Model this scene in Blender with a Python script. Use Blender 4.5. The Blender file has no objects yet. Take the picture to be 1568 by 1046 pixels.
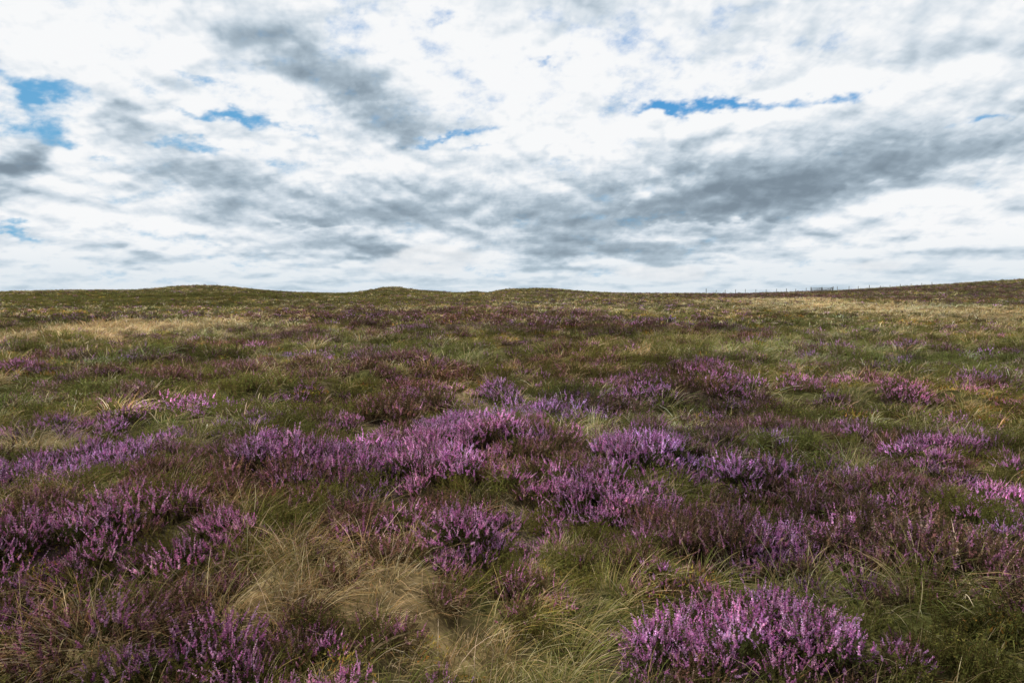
import bpy, math, random
import numpy as np
from mathutils import Vector
rng=np.random.default_rng(7); random.seed(7)
scene=bpy.context.scene
EYE=1.65; F=1045.0; HY=452.0
PITCH=math.atan((523-HY)/F)
# ---------------------------------------------------------------- numpy noise
def vnoise(x,y,seed=0):
    xi=np.floor(x).astype(np.int64); yi=np.floor(y).astype(np.int64)
    fx=x-xi; fy=y-yi
    fx=fx*fx*fx*(fx*(fx*6-15)+10); fy=fy*fy*fy*(fy*(fy*6-15)+10)
    def h(a,b):
        n=(a*374761393+b*668265263+seed*1442695041)&0xffffffff
        n=((n^(n>>13))*1274126177)&0xffffffff
        n=(n^(n>>16))&0xffffffff
        n=(n*2246822519)&0xffffffff
        n=(n^(n>>15))&0xffffff
        return n/float(0xffffff)
    a=h(xi,yi);b=h(xi+1,yi);c=h(xi,yi+1);d=h(xi+1,yi+1)
    return (a*(1-fx)+b*fx)*(1-fy)+(c*(1-fx)+d*fx)*fy
def fbm(x,y,scale,seed=0,octv=4,rough=0.5):
    s=0;a=1;t=0;f=1.0/scale
    for o in range(octv):
        ca,sa=math.cos(0.6+o),math.sin(0.6+o)
        s=s+a*vnoise((x*ca-y*sa)*f+17.3*o,(x*sa+y*ca)*f-9.1*o,seed+o*31); t+=a; a*=rough; f*=2.03
    return s/t-0.5
def sstep(a,b,x):
    t=np.clip((x-a)/(b-a),0,1); return t*t*(3-2*t)
def height0(x,y):
    x=np.asarray(x,float);y=np.asarray(y,float)
    r=np.sqrt(x*x+y*y)
    h=fbm(x,y,7.0,1,2)*0.40*sstep(1.0,6,r)
    h=h+fbm(x,y,1.3,5,3)*0.50
    h=h+fbm(x,y,26,9,3)*1.3*sstep(12,60,r)*(1-0.3*sstep(150,260,r))
    rise=EYE*1.06*sstep(45,290,r)*sstep(-50,80,y)
    h=h+rise
    for (px,zpx,rx,D,ry) in HILLS:
        X=(px-784)/F*D
        h=h+1.25*zpx/F*D*np.exp(-((x-X)/(rx/F*D))**2-((y-D)/ry)**2)
    t=sstep(55,190,x)
    h=h+ (0.7*t+ 11.5*sstep(70,320,x))*np.exp(-((y-225)/80.0)**2)
    h=h-1.2*sstep(120,230,-x)*sstep(100,200,y)
    h=h-40*sstep(380,1100,r)
    h=h+46*np.exp(-((y-2200)/700)**2)*(0.85+0.3*fbm(x,y,900,77,3))*sstep(900,1500,y)
    return h
HILLS=[(325,5,28,300,60),(345,4,90,300,70),(130,4.5,90,290,70),(260,3,230,310,80),(600,6,26,310,40),(640,4,60,320,60),(730,3.5,16,320,30),(775,3,22,300,40),(825,6,55,300,60),(900,2,90,320,70)]
H00=float(height0(np.array([0.0]),np.array([0.0]))[0])
def height(x,y): return height0(x,y)-H00

# ---------------------------------------------------------------- vegetation fields (world space patches)
def patch(px,py,rx,ry,w):
    Y=EYE*F/(py-HY); X=(px-784)/F*Y
    y1=EYE*F/max(py-ry-HY,5.0); y0=EYE*F/(py+ry-HY)
    return (X,Y,rx/F*Y,max(0.5*(y1-y0),0.15),w)
P={k:[] for k in range(6)}
for t in [(690,690,105,32,3),(640,725,70,30,2.6),(240,650,50,22,2.8),(350,675,48,16,3.0),(190,708,40,12,2.6),(60,745,90,25,2.6),(800,712,110,22,2.3),
  (480,745,130,28,2.2),(570,770,80,25,2.2),(960,785,120,55,2.5),(1010,740,90,28,2.4),(1130,985,170,60,3.2),(1060,1035,190,40,3.0),(910,920,50,50,1.8),
  (1180,840,80,45,1.8),(1450,830,120,60,2.2),(1530,790,60,60,2.3),(320,1035,110,30,3.0),(60,870,100,40,2.6),(170,880,60,40,2.2),(110,970,130,35,2.2),
  (350,890,110,40,2.3),(745,830,90,38,2.2),(710,890,50,25,2.2),(1320,620,70,18,2.5),(1080,590,40,24,2.2),(790,565,30,8,2.8),(785,628,14,14,2.8),
  (1420,540,50,8,2.8),(1010,498,30,6,2.6),(960,603,50,10,1.8),(1500,590,60,10,2.2),(935,625,50,10,1.8),(430,557,60,8,1.9),(620,512,50,6,1.7),
  (780,520,60,6,1.5),(40,587,50,12,2.2),(1400,1040,140,25,1.8),(660,640,40,12,1.4),(1430,720,80,14,1.8),(1300,740,80,30,1.3),(880,680,60,18,1.3),(250,730,90,20,1.2)]: P[0].append(patch(*t))
for t in [(500,610,260,50,.8),(350,800,300,90,.8),(120,780,180,120,.6),(1300,700,280,55,.7),(800,488,240,14,1.3),(1400,460,260,5,1.7),(1200,463,120,3,1.8),
  (500,470,120,8,1.0),(230,600,200,30,1.0),(600,850,90,50,1.2),(880,760,140,60,.6),(1100,900,260,70,.6),(1480,900,150,50,.7),(100,1000,200,60,.5),(1010,640,240,24,.7)]: P[1].append(patch(*t))
for t in [(300,462,300,6,2.2),(600,545,160,20,.9),(900,600,150,25,.8),(250,570,150,30,.6),(1250,650,200,30,.6),(1500,960,120,60,.6)]: P[2].append(patch(*t))
for t in [(1150,540,300,24,1.5),(1330,775,80,28,1.8),(1250,880,75,60,1.7),(820,865,70,40,1.8),(1500,530,120,20,1.3),(630,555,60,10,1.6),(1000,530,150,15,1.2),
  (430,860,60,50,1.4),(780,650,70,16,1.4),(1350,950,120,60,1.4),(700,960,150,40,1.0),(1480,870,80,30,1.0),(960,480,120,6,1.0),(250,790,80,30,1.0)]: P[3].append(patch(*t))
for t in [(60,515,110,14,2.7),(330,500,130,10,2.8),(180,512,200,12,1.8),(650,480,170,5,2.6),(1200,467,80,3,4.0),(1450,480,200,13,3.3),(1330,478,90,6,3.0),(860,474,80,3,2.0),
  (560,960,190,55,2.0),(300,830,90,30,1.0),(500,800,70,20,1.0),(1080,850,50,40,1.3),(780,1010,120,40,1.7),(1240,930,60,30,1.3),(1150,545,120,6,1.3),(1450,660,90,14,.9)]: P[4].append(patch(*t))
for t in [(40,650,80,35,2.4),(150,660,60,20,1.0),(60,570,100,15,1.6),(600,1020,120,30,1.4),(860,930,50,40,1.0),(100,690,60,14,1.0),(20,520,60,16,1.6)]: P[5].append(patch(*t))
BASE=[-0.8,0.50,0.80,0.75,0.15,-0.65]
def scores(x,y):
    r=np.sqrt(x*x+y*y)
    wx=x+fbm(x,y,1.2,41,3)*0.9*np.clip(r/8,0.5,6); wy=y+fbm(x,y,1.2,43,3)*0.9*np.clip(r/8,0.5,6)
    S=[]
    for k in range(6):
        s=np.full(x.shape,BASE[k])
        for (X,Y,rx,ry,w) in P[k]:
            s=s+w*np.exp(-((wx-X)/rx)**2-((wy-Y)/ry)**2)
        s=s+fbm(x,y,.75,100+k*7,3)*4.8+fbm(x,y,5.0,200+k*7,3)*2.4*np.clip(r/10,.4,1)+fbm(x,y,30.0,300+k*7,3)*2.2*sstep(15,60,r)
        S.append(s)
    S=np.array(S)
    S[0]+=0.75*(1-sstep(8,18,r))-0.1*sstep(50,90,r)
    S[1]-=0.25*sstep(20,50,r)
    return S
MEAN=np.array([[0.09,0.048,0.07],[0.065,0.046,0.034],[0.062,0.066,0.022],[0.095,0.10,0.03],[0.25,0.18,0.09],[0.16,0.11,0.03]])

# ---------------------------------------------------------------- node helpers
def newmat(name):
    m=bpy.data.materials.new(name); m.use_nodes=True
    nt=m.node_tree; nt.nodes.clear(); return m,nt
class NT:
    def __init__(s,nt): s.nt=nt
    def n(s,t,**k):
        nd=s.nt.nodes.new(t)
        for a,b in k.items(): setattr(nd,a,b)
        return nd
    def l(s,a,b): s.nt.links.new(a,b)
    def inp(s,sock,v):
        if isinstance(v,bpy.types.NodeSocket): s.l(v,sock)
        else: sock.default_value=v
    def m(s,op,a,b=None,c=None,clamp=False):
        nd=s.n('ShaderNodeMath',operation=op); nd.use_clamp=clamp
        s.inp(nd.inputs[0],a)
        if b is not None: s.inp(nd.inputs[1],b)
        if c is not None: s.inp(nd.inputs[2],c)
        return nd.outputs[0]
    def v(s,op,a,b=None,c=None,scale=None):
        nd=s.n('ShaderNodeVectorMath',operation=op)
        s.inp(nd.inputs[0],a)
        if b is not None: s.inp(nd.inputs[1],b)
        if c is not None: s.inp(nd.inputs[2],c)
        if scale is not None: s.inp(nd.inputs['Scale'],scale)
        return nd.outputs['Value'] if op in('DOT_PRODUCT','LENGTH') else nd.outputs[0]
    def noise(s,vec,scale,detail=4,rough=0.5,dist=0.0,color=False,dim='3D'):
        nd=s.n('ShaderNodeTexNoise'); nd.noise_dimensions=dim
        s.l(vec,nd.inputs['Vector']); nd.inputs['Scale'].default_value=scale
        nd.inputs['Detail'].default_value=detail; nd.inputs['Roughness'].default_value=rough
        nd.inputs['Distortion'].default_value=dist
        return nd.outputs['Color' if color else 'Fac']
    def mr(s,v,a,b,c=0.0,d=1.0,smooth=True):
        nd=s.n('ShaderNodeMapRange'); nd.interpolation_type='SMOOTHSTEP' if smooth else 'LINEAR'
        s.inp(nd.inputs['Value'],v); nd.inputs['From Min'].default_value=a; nd.inputs['From Max'].default_value=b
        nd.inputs['To Min'].default_value=c; nd.inputs['To Max'].default_value=d
        return nd.outputs['Result']
    def mix(s,f,a,b,mode='MIX'):
        nd=s.n('ShaderNodeMix',data_type='RGBA',blend_type=mode)
        s.inp(nd.inputs[0],f); s.inp(nd.inputs[6],a); s.inp(nd.inputs[7],b)
        return nd.outputs[2]

# ---------------------------------------------------------------- terrain
def build_terrain():
    front=np.radians(np.arange(-50,50,0.22)); back=np.radians(np.arange(50,310,2.0))
    th=np.concatenate([front,back]); nA=len(th)
    rr=[0.25]
    while rr[-1]<5200: rr.append(rr[-1]*1.0125+0.004)
    rr=np.array(rr); nR=len(rr)
    R,T=np.meshgrid(rr,th,indexing='ij')
    X=(R*np.sin(T)).ravel(); Y=(R*np.cos(T)).ravel()
    X=np.append(X,0.0); Y=np.append(Y,0.0)
    Z=height(X,Y)
    S=scores(X,Y); E=np.exp(np.clip(S*1.6,-20,20)); E/=E.sum(0)
    col=(E.T@MEAN)*0.8
    n=len(X)
    co=np.stack([X,Y,Z],1).astype(np.float32)
    i=np.arange(nR-1)[:,None]; j=np.arange(nA)[None,:]; jn=(j+1)%nA
    q=np.stack([i*nA+j,i*nA+jn,(i+1)*nA+jn,(i+1)*nA+j],-1).reshape(-1,4)[:, ::-1]
    tri=np.stack([np.arange(nA),np.full(nA,n-1),(np.arange(nA)+1)%nA],-1)[:, ::-1]
    me=bpy.data.meshes.new('moorland_ground')
    me.vertices.add(n); me.vertices.foreach_set('co',co.ravel())
    loops=np.concatenate([q.ravel(),tri.ravel()]); me.loops.add(len(loops)); me.loops.foreach_set('vertex_index',loops.astype(np.int32))
    starts=np.concatenate([np.arange(len(q))*4,len(q)*4+np.arange(len(tri))*3])
    me.polygons.add(len(starts)); me.polygons.foreach_set('loop_start',starts.astype(np.int32))
    me.update(calc_edges=True); me.validate()
    me.polygons.foreach_set('use_smooth',np.ones(len(me.polygons),bool))
    a=me.color_attributes.new('Col','FLOAT_COLOR','POINT')
    a.data.foreach_set('color',np.concatenate([col,np.ones((n,1))],1).astype(np.float32).ravel())
    ob=bpy.data.objects.new('moorland_ground',me); scene.collection.objects.link(ob)
    if me.polygons[len(me.polygons)//2].normal.z<0: me.flip_normals()
    m,nt=newmat('moorland_soil_and_low_vegetation'); N=NT(nt)
    out=N.n('ShaderNodeOutputMaterial'); bs=N.n('ShaderNodeBsdfDiffuse'); N.l(bs.outputs[0],out.inputs[0])
    at=N.n('ShaderNodeAttribute',attribute_name='Col'); tc=N.n('ShaderNodeTexCoord')
    n1=N.noise(tc.outputs['Object'],9,5,0.7); n2=N.noise(tc.outputs['Object'],0.7,3,0.65)
    f=N.m('MULTIPLY',N.mr(n1,.3,.75,.35,1.5),N.mr(n2,.3,.7,.7,1.3))
    c=N.v('SCALE',at.outputs['Color'],scale=f)
    N.l(c,bs.inputs['Color'])
    me.materials.append(m)
    return ob
build_terrain()

# ---------------------------------------------------------------- plant material
pm,nt=newmat('moorland_plant'); N=NT(nt)
out=N.n('ShaderNodeOutputMaterial'); bs=N.n('ShaderNodeBsdfDiffuse'); tr=N.n('ShaderNodeBsdfTranslucent'); mx=N.n('ShaderNodeMixShader')
at=N.n('ShaderNodeAttribute',attribute_name='Col'); ti=N.n('ShaderNodeAttribute',attribute_name='tint'); ti.attribute_type='INSTANCER'
c=N.v('MULTIPLY',at.outputs['Color'],ti.outputs['Color'])
N.l(N.v('MULTIPLY_ADD',c,(1.06,1.06,1.06),(.005,.005,.005)),bs.inputs['Color']); N.l(N.v('SCALE',c,scale=1.3),tr.inputs['Color'])
mx.inputs[0].default_value=0.4; N.l(bs.outputs[0],mx.inputs[1]); N.l(tr.outputs[0],mx.inputs[2]); N.l(mx.outputs[0],out.inputs[0])

# ---------------------------------------------------------------- plant meshes
class MB:
    def __init__(s): s.v=[];s.f=[];s.c=[]
    def quad(s,a,b,c,d,col):
        k=len(s.v)//1; s.v+= [a,b,c,d]; s.f.append((k,k+1,k+2,k+3)); s.c+= [col]*4
    def tri(s,a,b,c,col):
        k=len(s.v)//1; s.v+= [a,b,c]; s.f.append((k,k+1,k+2)); s.c+= [col]*3
    def obj(s,name):
        me=bpy.data.meshes.new(name); me.from_pydata([tuple(p) for p in s.v],[],s.f)
        a=me.color_attributes.new('Col','FLOAT_COLOR','POINT')
        a.data.foreach_set('color',np.array([(*c,1.0) for c in s.c],dtype=np.float32).ravel())
        me.materials.append(pm); return bpy.data.objects.new(name,me)
U=random.uniform
def rcol(c,j=0.25):
    k=1+U(-j,j); return tuple(min(.9,max(0.002,x*k*(1+U(-.1,.1)))) for x in c)
def rdir(up=0.0):
    while True:
        v=Vector((U(-1,1),U(-1,1),U(-1,1)))
        if 0.1<v.length<1: v.normalize(); v.z+=up; return v.normalized()
def leaf(mb,p,d,L,w,col):
    s=d.cross(rdir()); 
    if s.length<1e-3: s=Vector((1,0,0))
    s=s.normalized()*w*0.6
    mb.tri(p-s,p+s,p+d*L,col)
def heather(kind,lod):
    mb=MB()
    ns=[60,32,14][lod]; R=[.17,.19,.22][lod]; wmul=[1,1.7,3.6][lod]
    for i in range(ns):
        a=U(0,6.283); r=R*math.sqrt(U(0,1)); 
        base=Vector((math.cos(a)*r*.6,math.sin(a)*r*.6,-0.04))
        d=Vector((math.cos(a)*r*2.3+U(-.35,.35),math.sin(a)*r*2.3+U(-.35,.35),1)).normalized()
        Hh=U(.14,.235)*(1-.38*r*r/(R*R))
        bend=Vector((U(-.035,.035),U(-.035,.035),0))
        def pt(t): return base+d*Hh*t+bend*t*t
        stemc=rcol((.09,.05,.03))
        s=Vector((math.sin(a),-math.cos(a),0))*.0012*wmul
        mb.quad(pt(0)-s,pt(0)+s,pt(1)+s*.5,pt(1)-s*.5,stemc)
        nl=[22,11,5][lod]
        isb = (kind==0 and U(0,1)<.78) or (kind==1 and U(0,1)<.55)
        t1=U(.5,.78) if isb else 1.0
        for k in range(nl):
            t=.25+(t1-.25)*(k+U(0,1))/nl
            dd=(rdir(.5)).normalized()
            g=rcol((.056,.064,.020) if kind!=2 else (.105,.108,.028),.5)
            if kind==1: g=rcol((.078,.058,.030),.5)
            leaf(mb,pt(t),dd,U(.012,.022)*(1+.35*(wmul-1)),.0048*wmul,g)
        if isb:
            nf=[22,10,3][lod]
            if kind==0:
                pal=random.choice([(.47,.19,.43),(.64,.38,.61),(.34,.13,.29),(.52,.24,.46),(.46,.26,.46)])
            else:
                pal=random.choice([(.29,.13,.21),(.18,.09,.085),(.35,.17,.28),(.20,.12,.075),(.32,.23,.19)])
            for k in range(nf):
                t=t1+(1-t1)*(k+U(0,1))/nf
                w=(1.1-.6*(t-t1)/(1-t1))
                dd=rdir(.25)
                L=(.0090 if lod==0 else .0138 if lod==1 else .034)*w*U(.8,1.25)
                leaf(mb,pt(t),dd,L,L*.85,rcol(pal,.42))
            if lod==0 and U(0,1)<.7:
                q=pt(t1); d2=(d+rdir()*.6).normalized(); LL=U(.02,.045)
                for k in range(9):
                    leaf(mb,q+d2*LL*k/9,rdir(.25),.008,.0065,rcol(pal,.3))
    return mb
def grass(kind,lod):
    mb=MB(); nb=[66,32,13][lod]; w0=[.0034,.0065,.02][lod]
    for i in range(nb):
        a=U(0,6.283); r=[.12,.13,.16][lod]*math.sqrt(U(0,1))
        p=Vector((math.cos(a)*r,math.sin(a)*r,-.03))
        d=Vector((math.cos(a)*U(.1,.8)+.3,math.sin(a)*U(.1,.8)-.1,1)).normalized()
        L=U(.12,.28)
        if lod<2 and U(0,1)<.1: L*=1.35
        w=w0*U(.7,1.3)
        if kind==0: col=random.choice([(.145,.165,.042),(.19,.20,.055),(.28,.25,.09),(.46,.40,.24),(.11,.125,.033),(.34,.27,.13)])
        else: col=random.choice([(.56,.45,.27),(.45,.34,.17),(.66,.57,.40),(.28,.25,.10),(.40,.27,.12)])
        col=rcol(col,.3)
        ns=[4,3,2][lod]; sd=Vector((-d.y,d.x,0))
        sd=(sd.normalized() if sd.length>1e-3 else Vector((1,0,0)))
        sd=(sd+rdir()*.5).normalized()*w*.5
        droop=U(.4,1.2); prev=p; 
        hd=Vector((d.x,d.y,0)); hd=hd.normalized() if hd.length>.01 else Vector((1,0,0))
        for k in range(ns):
            t=(k+1)/ns
            q=p+d*L*t+hd*L*droop*.5*t*t-Vector((0,0,1))*L*droop*.55*t*t
            w1=1-(k/ns)**2*.8; w2=1-(t)**2*.95
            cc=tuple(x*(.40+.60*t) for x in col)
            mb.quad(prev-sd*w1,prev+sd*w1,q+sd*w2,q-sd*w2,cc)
            prev=q
    return mb
def moss(lod):
    mb=MB(); nb=[170,70,22][lod]
    for i in range(nb):
        a=U(0,6.283); r=.16*math.sqrt(U(0,1))
        p=Vector((math.cos(a)*r,math.sin(a)*r,U(-.01,.09)*(1-r/.2)))
        col=rcol(random.choice([(.30,.24,.05),(.36,.22,.05),(.22,.22,.05),(.17,.17,.04),(.34,.17,.05)]),.25)
        k=[1,1.7,3.2][lod]
        leaf(mb,p,rdir(.8),U(.015,.035)*k,.008*k,col)
    return mb
def make_coll(name,fn,nv):
    c=bpy.data.collections.new(name)
    for i in range(nv): c.objects.link(fn().obj('%s_%02d'%(name,i)))
    return c
KN=['flowering_heather','faded_heather','green_heather','green_grass','straw_grass','golden_moss']
def fn(k,lod):
    if k<3: return lambda: heather(k,lod)
    if k<5: return lambda: grass(k-3,lod)
    return lambda: moss(lod)
COL={}
NV=6
for k in range(6):
    for lod in range(3):
        COL[(k,lod)]=make_coll('%s_%s'%(KN[k],['near','mid','far'][lod]),fn(k,lod),NV)

# ---------------------------------------------------------------- scatter points
def sample(y0,y1,rho):
    area=.80*(y1*y1-y0*y0)+4*(y1-y0)
    n=int(area*rho*1.0)
    ys=np.sqrt(rng.uniform(y0*y0,y1*y1,int(n*1.3))) if y0>5 else rng.uniform(y0,y1,int(n*2.2))
    hw=.80*ys+2.0
    if y0<=5:
        keep=rng.uniform(0,1,len(ys))<hw/hw.max(); ys=ys[keep]; hw=hw[keep]
    ys=ys[:n]; hw=hw[:n]
    xs=rng.uniform(-1,1,len(ys))*hw
    return xs,ys
zones=[(1.2,4.5,66,0,1.0),(4.5,8,46,0,1.05),(8,16,28,1,1.15),(16,32,12.5,1,1.5),(32,70,4.4,2,1.6),(70,150,1.5,2,2.1),(150,330,.5,2,2.8)]
pts={ (k,l):[] for k in range(6) for l in range(3)}
for (y0,y1,rho,lod,sc) in zones:
    x,y=sample(y0,y1,rho)
    S=scores(x,y); g=-np.log(-np.log(rng.uniform(1e-6,1-1e-6,S.shape)))
    kk=np.argmax(S+g*.72,0)
    z=height(x,y); n=len(x)
    heath=np.maximum(S[0],S[1]); rest=np.max(S[2:],0); mound=sstep(-.3,2.2,heath-rest)
    patchv=fbm(x,y,1.6,500,3); patchb=fbm(x,y,12,510,3)
    br=1.04+patchv*1.2+patchb*1.2+rng.normal(0,.22,n)
    br=np.clip(br,.4,1.8)
    br=br*np.where(kk==4,1+.15*sstep(25,50,y),1.0)
    hue=fbm(x,y,4.0,520,3)*1.0+rng.normal(0,.08,n)
    tint=np.stack([br*(1+hue*.35),br*(1-hue*.05),br*(1-hue*.35),np.ones(n)],1)
    rot=np.stack([rng.normal(0,.18,n),rng.normal(0,.18,n),rng.uniform(0,6.283,n)],1)
    isg=(kk>=3)&(kk<5)
    rot[isg,2]=rng.normal(0,.8,isg.sum())+fbm(x,y,2.5,540,2)[isg]*5
    scl=sc*rng.uniform(.75,1.25,n)*np.clip(1+fbm(x,y,1.1,530,2)*.7,.85,1.3)
    hk=kk<2
    scl[hk]*=(.86+.30*mound[hk]); z[hk]+=.07*mound[hk]*(1+.3*lod)
    vi=rng.integers(0,NV,n)
    for k in range(6):
        mk=(kk==k)
        pts[(k,lod)].append((x[mk],y[mk],z[mk],tint[mk],rot[mk],scl[mk],vi[mk]))
def scatter(name,arrs,coll):
    x=np.concatenate([a[0] for a in arrs]); 
    if len(x)==0: return 0
    y=np.concatenate([a[1] for a in arrs]); z=np.concatenate([a[2] for a in arrs])
    tint=np.concatenate([a[3] for a in arrs]); rot=np.concatenate([a[4] for a in arrs]); scl=np.concatenate([a[5] for a in arrs]); vi=np.concatenate([a[6] for a in arrs])
    n=len(x); me=bpy.data.meshes.new(name); me.vertices.add(n)
    me.vertices.foreach_set('co',np.stack([x,y,z],1).astype(np.float32).ravel())
    a=me.attributes.new('tint','FLOAT_COLOR','POINT'); a.data.foreach_set('color',tint.astype(np.float32).ravel())
    a=me.attributes.new('rot','FLOAT_VECTOR','POINT'); a.data.foreach_set('vector',rot.astype(np.float32).ravel())
    a=me.attributes.new('scl','FLOAT','POINT'); a.data.foreach_set('value',scl.astype(np.float32))
    a=me.attributes.new('vi','INT','POINT'); a.data.foreach_set('value',vi.astype(np.int32))
    ob=bpy.data.objects.new(name,me)
    g=bpy.data.node_groups.new('scatter_'+name,'GeometryNodeTree')
    g.interface.new_socket('Geometry',in_out='INPUT',socket_type='NodeSocketGeometry')
    g.interface.new_socket('Geometry',in_out='OUTPUT',socket_type='NodeSocketGeometry')
    nd=g.nodes; gi=nd.new('NodeGroupInput'); go=nd.new('NodeGroupOutput')
    ci=nd.new('GeometryNodeCollectionInfo'); ci.inputs['Collection'].default_value=coll; ci.inputs['Separate Children'].default_value=True; ci.inputs['Reset Children'].default_value=True
    ip=nd.new('GeometryNodeInstanceOnPoints'); ip.inputs['Pick Instance'].default_value=True
    def na(nm,t):
        q=nd.new('GeometryNodeInputNamedAttribute'); q.data_type=t; q.inputs['Name'].default_value=nm; return q.outputs['Attribute']
    L=g.links
    L.new(gi.outputs[0],ip.inputs['Points']); L.new(ci.outputs[0],ip.inputs['Instance'])
    L.new(na('vi','INT'),ip.inputs['Instance Index'])
    er=nd.new('FunctionNodeEulerToRotation'); L.new(na('rot','FLOAT_VECTOR'),er.inputs[0]); L.new(er.outputs[0],ip.inputs['Rotation'])
    L.new(na('scl','FLOAT'),ip.inputs['Scale'])
    L.new(ip.outputs[0],go.inputs[0])
    md=ob.modifiers.new('scatter','NODES'); md.node_group=g
    return ob
tot=0
for k in range(6):
    par=bpy.data.objects.new(KN[k],None); scene.collection.objects.link(par)
    for lod in range(3):
        ob=scatter('%s_tufts_%s'%(KN[k],['near','mid','far'][lod]),pts[(k,lod)],COL[(k,lod)])
        if ob: scene.collection.objects.link(ob); ob.parent=par; tot+=len(ob.data.vertices)
print('INSTANCES',tot)

# ---------------------------------------------------------------- fence
def simple_mat(name,c1,c2,scale):
    m,nt=newmat(name); N=NT(nt); o=N.n('ShaderNodeOutputMaterial'); b=N.n('ShaderNodeBsdfPrincipled'); N.l(b.outputs[0],o.inputs[0])
    tc=N.n('ShaderNodeTexCoord'); f=N.noise(tc.outputs['Object'],scale,5,.6); N.l(N.mix(f,(*c1,1),(*c2,1)),b.inputs['Base Color']); b.inputs['Roughness'].default_value=.85
    return m
wood=simple_mat('weathered_post_wood',(.09,.08,.07),(.20,.18,.15),12); wire=simple_mat('galvanised_wire',(.15,.15,.15),(.25,.25,.25),5)
def box_between(verts,faces,a,b,w,h):
    a=Vector(a);b=Vector(b);d=(b-a).normalized(); s=d.cross(Vector((0,0,1)))
    s=(s.normalized() if s.length>.01 else Vector((1,0,0))); u=s.cross(d).normalized(); k=len(verts)
    for p in(a,b):
        for (i,j) in((-1,-1),(1,-1),(1,1),(-1,1)): verts.append(tuple(p+s*w*.5*i+u*h*.5*j))
    for f in((0,1,2,3),(7,6,5,4),(0,4,5,1),(1,5,6,2),(2,6,7,3),(3,7,4,0)): faces.append(tuple(k+i for i in f))
def mesh_child(name,verts,faces,mat,parent):
    me=bpy.data.meshes.new(name); me.from_pydata(verts,[],faces); me.materials.append(mat)
    o=bpy.data.objects.new(name,me); scene.collection.objects.link(o); o.parent=parent; return o
def gz(x,y): return float(height(np.array([x]),np.array([y]))[0])
def post(verts,faces,x,y,h,r):
    z=gz(x,y)-.3; k=len(verts); n=8
    for (zz,rr) in((0,r*1.05),(h+.3,r),(h+.38,r*.35)):
        for i in range(n):
            a=i/n*6.283; verts.append((x+math.cos(a)*rr,y+math.sin(a)*rr,z+zz))
    for l in range(2):
        for i in range(n): faces.append((k+l*n+i,k+l*n+(i+1)%n,k+(l+1)*n+(i+1)%n,k+(l+1)*n+i))
    faces.append(tuple(k+2*n+i for i in range(n)))
fence=bpy.data.objects.new('post_and_wire_fence',None); scene.collection.objects.link(fence)
pv,pf,wv,wf=[],[],[],[]
def fy(x): return 222+4*math.sin(x*.03)
xs=list(np.arange(64,136,3.2)); tops=[]
for i,x in enumerate(xs):
    x=x+U(-.25,.25); y=fy(x); hh=1.6+U(-.12,.15)
    if not 97<x<104: post(pv,pf,x,y,hh+(.25 if i%8==0 else 0),.10 if i%8==0 else .08)
    tops.append((x,y,gz(x,y)))
for a,b in zip(tops[:-1],tops[1:]):
    for hh in(.3,.6,.95,1.35): box_between(wv,wf,(a[0],a[1],a[2]+hh),(b[0],b[1],b[2]+hh),.015,.015)
mesh_child('posts',pv,pf,wood,fence); mesh_child('wires',wv,wf,wire,fence)
gate=bpy.data.objects.new('field_gate',None); scene.collection.objects.link(gate)
v1,f1,v2,f2=[],[],[],[]
for gx in(97.2,100.6,104.0): post(v1,f1,gx,fy(gx)-.3,1.75,.13)
for (a,b) in((97.4,100.4),(100.8,103.8)):
    ya=fy(a)-.3; yb=fy(b)-.3; za=gz(a,ya)+.1; zb=gz(b,yb)+.1
    for hh in(.25,.5,.75,1.0,1.35): box_between(v2,f2,(a,ya,za+hh),(b,yb,zb+hh),.05,.12)
    box_between(v2,f2,(a,ya-.05,za+.25),(b,yb-.05,zb+1.35),.04,.1)
    box_between(v2,f2,(a,ya-.05,za+.2),(a,ya-.05,za+1.4),.06,.1); box_between(v2,f2,(b,yb-.05,zb+.2),(b,yb-.05,zb+1.4),.06,.1)
mesh_child('gate_posts',v1,f1,wood,gate); mesh_child('gate_rails',v2,f2,wood,gate)

# ---------------------------------------------------------------- camera
cam=bpy.data.cameras.new('camera'); cam.lens=24; cam.sensor_width=36; cam.clip_end=12000; cam.clip_start=.05
co=bpy.data.objects.new('camera',cam); scene.collection.objects.link(co); scene.camera=co
co.location=(0,0,EYE); co.rotation_euler=(math.pi/2-PITCH,0,0)

# ---------------------------------------------------------------- sun
saz=math.radians(-62); sel=math.radians(48)
sd=Vector((math.sin(saz)*math.cos(sel),math.cos(saz)*math.cos(sel),math.sin(sel)))
L=bpy.data.lights.new('sun','SUN'); L.energy=4.8; L.angle=math.radians(.8); L.color=(1,.95,.87)
lo=bpy.data.objects.new('sun',L); scene.collection.objects.link(lo); lo.rotation_euler=sd.to_track_quat('Z','Y').to_euler(); lo.location=(0,0,30)

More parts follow.
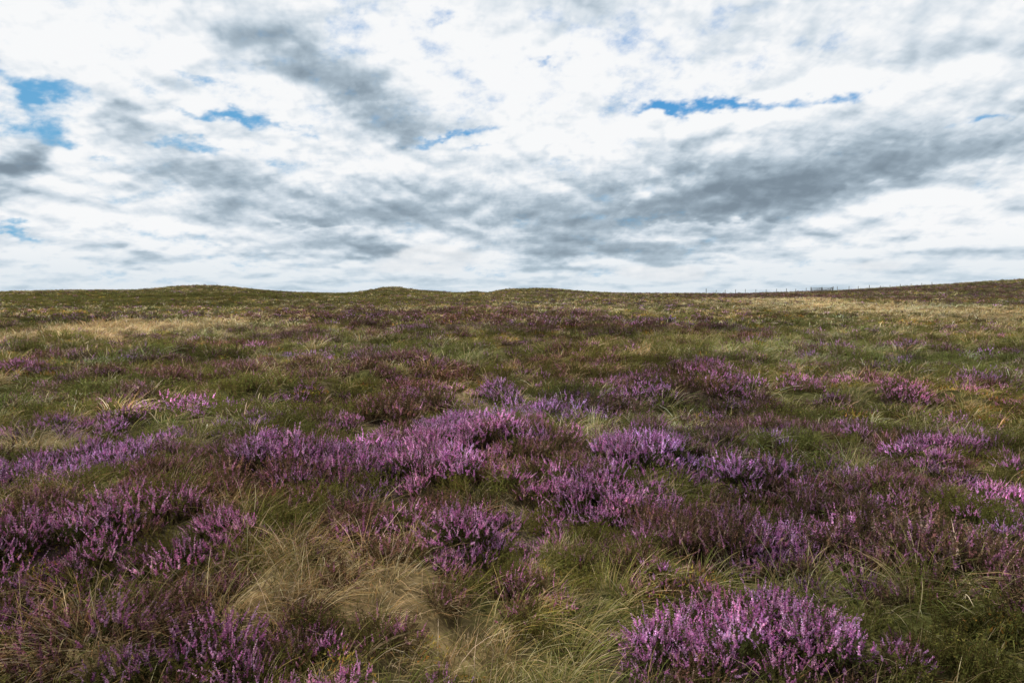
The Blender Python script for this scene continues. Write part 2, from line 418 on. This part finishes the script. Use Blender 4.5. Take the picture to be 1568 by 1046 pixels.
# ---------------------------------------------------------------- sky dome
def puff(x,y,scale,seed,octv=5,rough=.5):
    s=0;a=1;t=0;f=1.0/scale
    for o in range(octv):
        ca,sa=math.cos(0.9+1.3*o),math.sin(0.9+1.3*o)
        xx=(x*ca-y*sa)*f+11.7*o; yy=(x*sa+y*ca)*f-5.3*o
        n=2*vnoise(xx,yy,seed+o*37)-1
        s=s+a*(np.sqrt(n*n+.02)); t+=a; a*=rough; f*=2.07
    return s/t-.38
def px2(px,py):
    v=Vector(((px-784)/F,1,(523-py)/F)); c,s=math.cos(-PITCH),math.sin(-PITCH)
    v=Vector((v.x,v.y*c-v.z*s,v.y*s+v.z*c)).normalized()
    return math.atan2(v.x,v.y),math.asin(v.z)
def blobs(a,e,lst,pw=1.0):
    acc=0
    for (px,py,rx,ry,ang,wt) in lst:
        c=px2(px,py); a1=px2(px+30,py); b1=px2(px,py-30)
        sx=rx*(a1[0]-c[0])/30; sy=ry*(b1[1]-c[1])/30
        ca,sa=math.cos(math.radians(ang)),math.sin(math.radians(ang))
        da=a-c[0]; de=e-c[1]
        u=(da*ca+de*sa)/sx; v=(-da*sa+de*ca)/sy
        acc=acc+wt*np.exp(-(u*u+v*v)**pw)
    return acc
TH=[(350,50,100,56,-4,.46),(430,85,100,52,-8,.42),(570,125,90,50,-8,.64),(640,165,70,30,-6,.45),(490,20,90,30,0,.28),(205,208,80,22,-4,.62),(-25,250,60,42,0,.9),
 (1040,280,240,60,2,.28),(940,345,105,46,3,.46),(1100,325,120,34,4,.38),(1260,285,220,50,6,.34),(1450,235,160,44,10,.26),(600,325,250,50,-2,.32),(420,290,150,30,-4,.26),
 (900,388,160,20,0,.34),(1420,25,200,46,0,.04),(570,382,60,16,0,.42),(1250,378,260,12,0,.20),(300,385,200,14,0,.20),(1180,85,200,36,0,.06),(150,120,100,14,-8,.10),(800,170,80,20,0,.10),
 (80,50,140,60,0,-.2),(100,185,130,26,0,-.14),(790,245,170,12,0,-.16),(1090,200,190,13,2,-.20),(630,50,60,46,0,-.16),(1430,290,180,10,8,-.16),(760,110,110,44,0,-.14),
 (1100,352,110,7,-4,-.26),(100,285,160,14,0,-.12),(1480,110,80,30,0,-.12),(350,150,60,14,-10,-.18),(940,300,16,14,20,-.25),(180,345,120,8,0,-.18),(480,345,60,6,0,-.22),(1480,350,110,26,0,-.18),(150,400,160,14,0,-.12)]
GAP=[(40,142,95,16,-6,1.0),(10,195,70,30,0,.95),(80,225,45,12,0,.7),(370,190,95,10,-4,.95),(320,232,65,12,0,.9),(690,206,60,8,6,.85),(745,230,24,8,0,.75),
 (1130,162,135,11,2,1.1),(1290,154,40,12,0,1.05),(1025,180,38,10,0,.9),(1520,165,60,10,0,.7),(690,26,26,14,30,.55),(12,335,32,11,0,.8),(840,88,28,6,0,.5),(290,132,28,6,0,.5),(150,260,70,6,0,.45)]
CUM=[(665,396,80,24,0,1.0),(585,412,40,14,0,.6),(1000,418,80,14,0,.8),(1055,412,26,18,0,.6),(1340,410,70,12,0,.8)]
def sky_rgb(az,el):
    dx=np.sin(az)*np.cos(el); dy=np.cos(az)*np.cos(el); dz=np.sin(el)
    def plane(k): 
        zz=np.maximum(dz,0)+k; return dx/zz,dy/zz
    X,Y=plane(.34); X2,Y2=plane(.13)
    w1x=fbm(X,Y,.30,900,6,.6); w1y=fbm(X,Y,.30,910,6,.6)
    a=az+w1x*.20; e=el+w1y*.12
    a2=az+w1x*.10+fbm(X,Y,.08,930,5,.65)*.07; e2=el+w1y*.045+fbm(X,Y,.08,940,5,.65)*.030
    low=1-sstep(.05,.16,el)
    def dens(x,y,x2,y2):
        b=fbm(x,y,.45,700,8,.54)
        pf=puff(x+w1x*.05,y+w1y*.05,.26,720,6,.56)
        st=fbm(x2,y2,.6,740,7,.55)
        return b*(1-.4*low)+st*.85*low, pf
    B,Pf=dens(X,Y,X2,Y2)
    k=.972
    Bu,Pu=dens(X*k-.012,Y*k,X2*k,Y2*k)
    rel=(B-Bu)*1.0+(Pf-Pu)*.75*(1-.3*low)
    H=B+.15*Pf
    T=.34+B*.82+blobs(a,e,TH)
    Sh=1.22-T*.98+rel*1.5+Pf*.16
    xs=[0,.25,.5,.72,.9,1.0]
    R=np.interp(Sh,xs,[.21,.285,.42,.645,.84,.94]); G=np.interp(Sh,xs,[.27,.36,.51,.72,.875,.95]); Bc=np.interp(Sh,xs,[.33,.43,.59,.79,.91,.96])
    rgb=np.stack([R,G,Bc],-1)
    hz=(.50*(1-sstep(0,.09,el)))[...,None]
    rgb=rgb*(1-hz)+np.array([.55,.67,.76])*hz
    sc=.07
    cb=fbm(az+w1x*.02,el*1.4,sc,800,5,.5); cbu=fbm(az+w1x*.02-.004,(el+.005)*1.4,sc,800,5,.5)
    cf=blobs(az+w1x*.06,el+w1y*.015,CUM,1.4)+cb*1.3
    ca=sstep(.25,.70,cf)*np.clip(blobs(az,el,CUM,1.0)*1.6,0,1)
    cs=np.clip(.84+(cb-cbu)*1.0+(el-.04)*2.5,.5,1)
    crgb=np.stack([np.interp(cs,[.5,.75,1],[.55,.74,.93]),np.interp(cs,[.5,.75,1],[.62,.78,.93]),np.interp(cs,[.5,.75,1],[.68,.82,.93])],-1)
    rgb=rgb*(1-.7*ca[...,None])+crgb*.7*ca[...,None]
    g=blobs(a2,e2,GAP)-H*1.0+fbm(X,Y,.085,960,7,.65)*1.5
    bf=sstep(.20,1.15,g)*sstep(0,.03,el)
    t=sstep(.05,.40,el)[...,None]
    left=(1-sstep(-.55,.0,az))[...,None]
    blue=np.array([.20,.46,.70])*(1-t)+np.array([.03,.27,.66])*t
    blue=blue*(1-.5*left)+np.array([.18,.45,.68])*.5*left
    rgb=rgb*(1-bf[...,None])+blue*bf[...,None]
    f=sstep(.62,.72,el)[...,None]
    rgb=rgb*(1-f)+np.array([.80,.83,.86])*f
    return rgb
def build_sky():
    fr=np.arange(-46,46,.075); bk=np.arange(46,314,1.0)
    az=np.radians(np.concatenate([fr,bk])); nA=len(az)
    el=np.radians(np.concatenate([np.arange(-4,-.2,.5),np.arange(-.2,29,.075),np.arange(29,42,.5)])); nE=len(el)
    A,E=np.meshgrid(az,el,indexing='ij')
    rgb=sky_rgb(A,E).reshape(-1,3)
    Rr=6500
    P=np.stack([Rr*np.cos(E)*np.sin(A),Rr*np.cos(E)*np.cos(A),Rr*np.sin(E)],-1).reshape(-1,3)
    i=np.arange(nA)[:,None]; j=np.arange(nE-1)[None,:]; i2=(i+1)%nA
    q=np.stack([i*nE+j,i*nE+j+1,i2*nE+j+1,i2*nE+j],-1).reshape(-1,4)
    me=bpy.data.meshes.new('sky'); me.vertices.add(len(P)); me.vertices.foreach_set('co',P.astype(np.float32).ravel())
    me.loops.add(q.size); me.loops.foreach_set('vertex_index',q.astype(np.int32).ravel())
    me.polygons.add(len(q)); me.polygons.foreach_set('loop_start',(np.arange(len(q))*4).astype(np.int32)); me.update(calc_edges=True)
    at=me.color_attributes.new('Cloud','FLOAT_COLOR','POINT'); at.data.foreach_set('color',np.concatenate([rgb,np.ones((len(P),1))],1).astype(np.float32).ravel())
    m=bpy.data.materials.new('cloudy_sky'); m.use_nodes=True; nt=m.node_tree; nt.nodes.clear()
    o=nt.nodes.new('ShaderNodeOutputMaterial'); e=nt.nodes.new('ShaderNodeEmission'); a=nt.nodes.new('ShaderNodeAttribute'); a.attribute_name='Cloud'
    nt.links.new(a.outputs['Color'],e.inputs[0]); nt.links.new(e.outputs[0],o.inputs[0])
    m.cycles.emission_sampling='NONE'
    me.materials.append(m); ob=bpy.data.objects.new('sky',me); scene.collection.objects.link(ob)
build_sky()
w=bpy.data.worlds.new('World'); scene.world=w; w.use_nodes=True; nt=w.node_tree; nt.nodes.clear()
out=nt.nodes.new('ShaderNodeOutputWorld'); bg=nt.nodes.new('ShaderNodeBackground'); bg.inputs[1].default_value=.1
sky=nt.nodes.new('ShaderNodeTexSky'); sky.sky_type='NISHITA'; sky.sun_disc=False; sky.sun_elevation=sel; sky.sun_rotation=saz
mx=nt.nodes.new('ShaderNodeMix'); mx.data_type='RGBA'; mx.inputs[0].default_value=.7; nt.links.new(sky.outputs[0],mx.inputs[6]); mx.inputs[7].default_value=(8.4,8.6,8.8,1)
nt.links.new(mx.outputs[2],bg.inputs[0]); nt.links.new(bg.outputs[0],out.inputs[0])
w.cycles.sampling_method='NONE'
scene.view_settings.view_transform='Standard'; scene.view_settings.look='None'; scene.view_settings.exposure=0
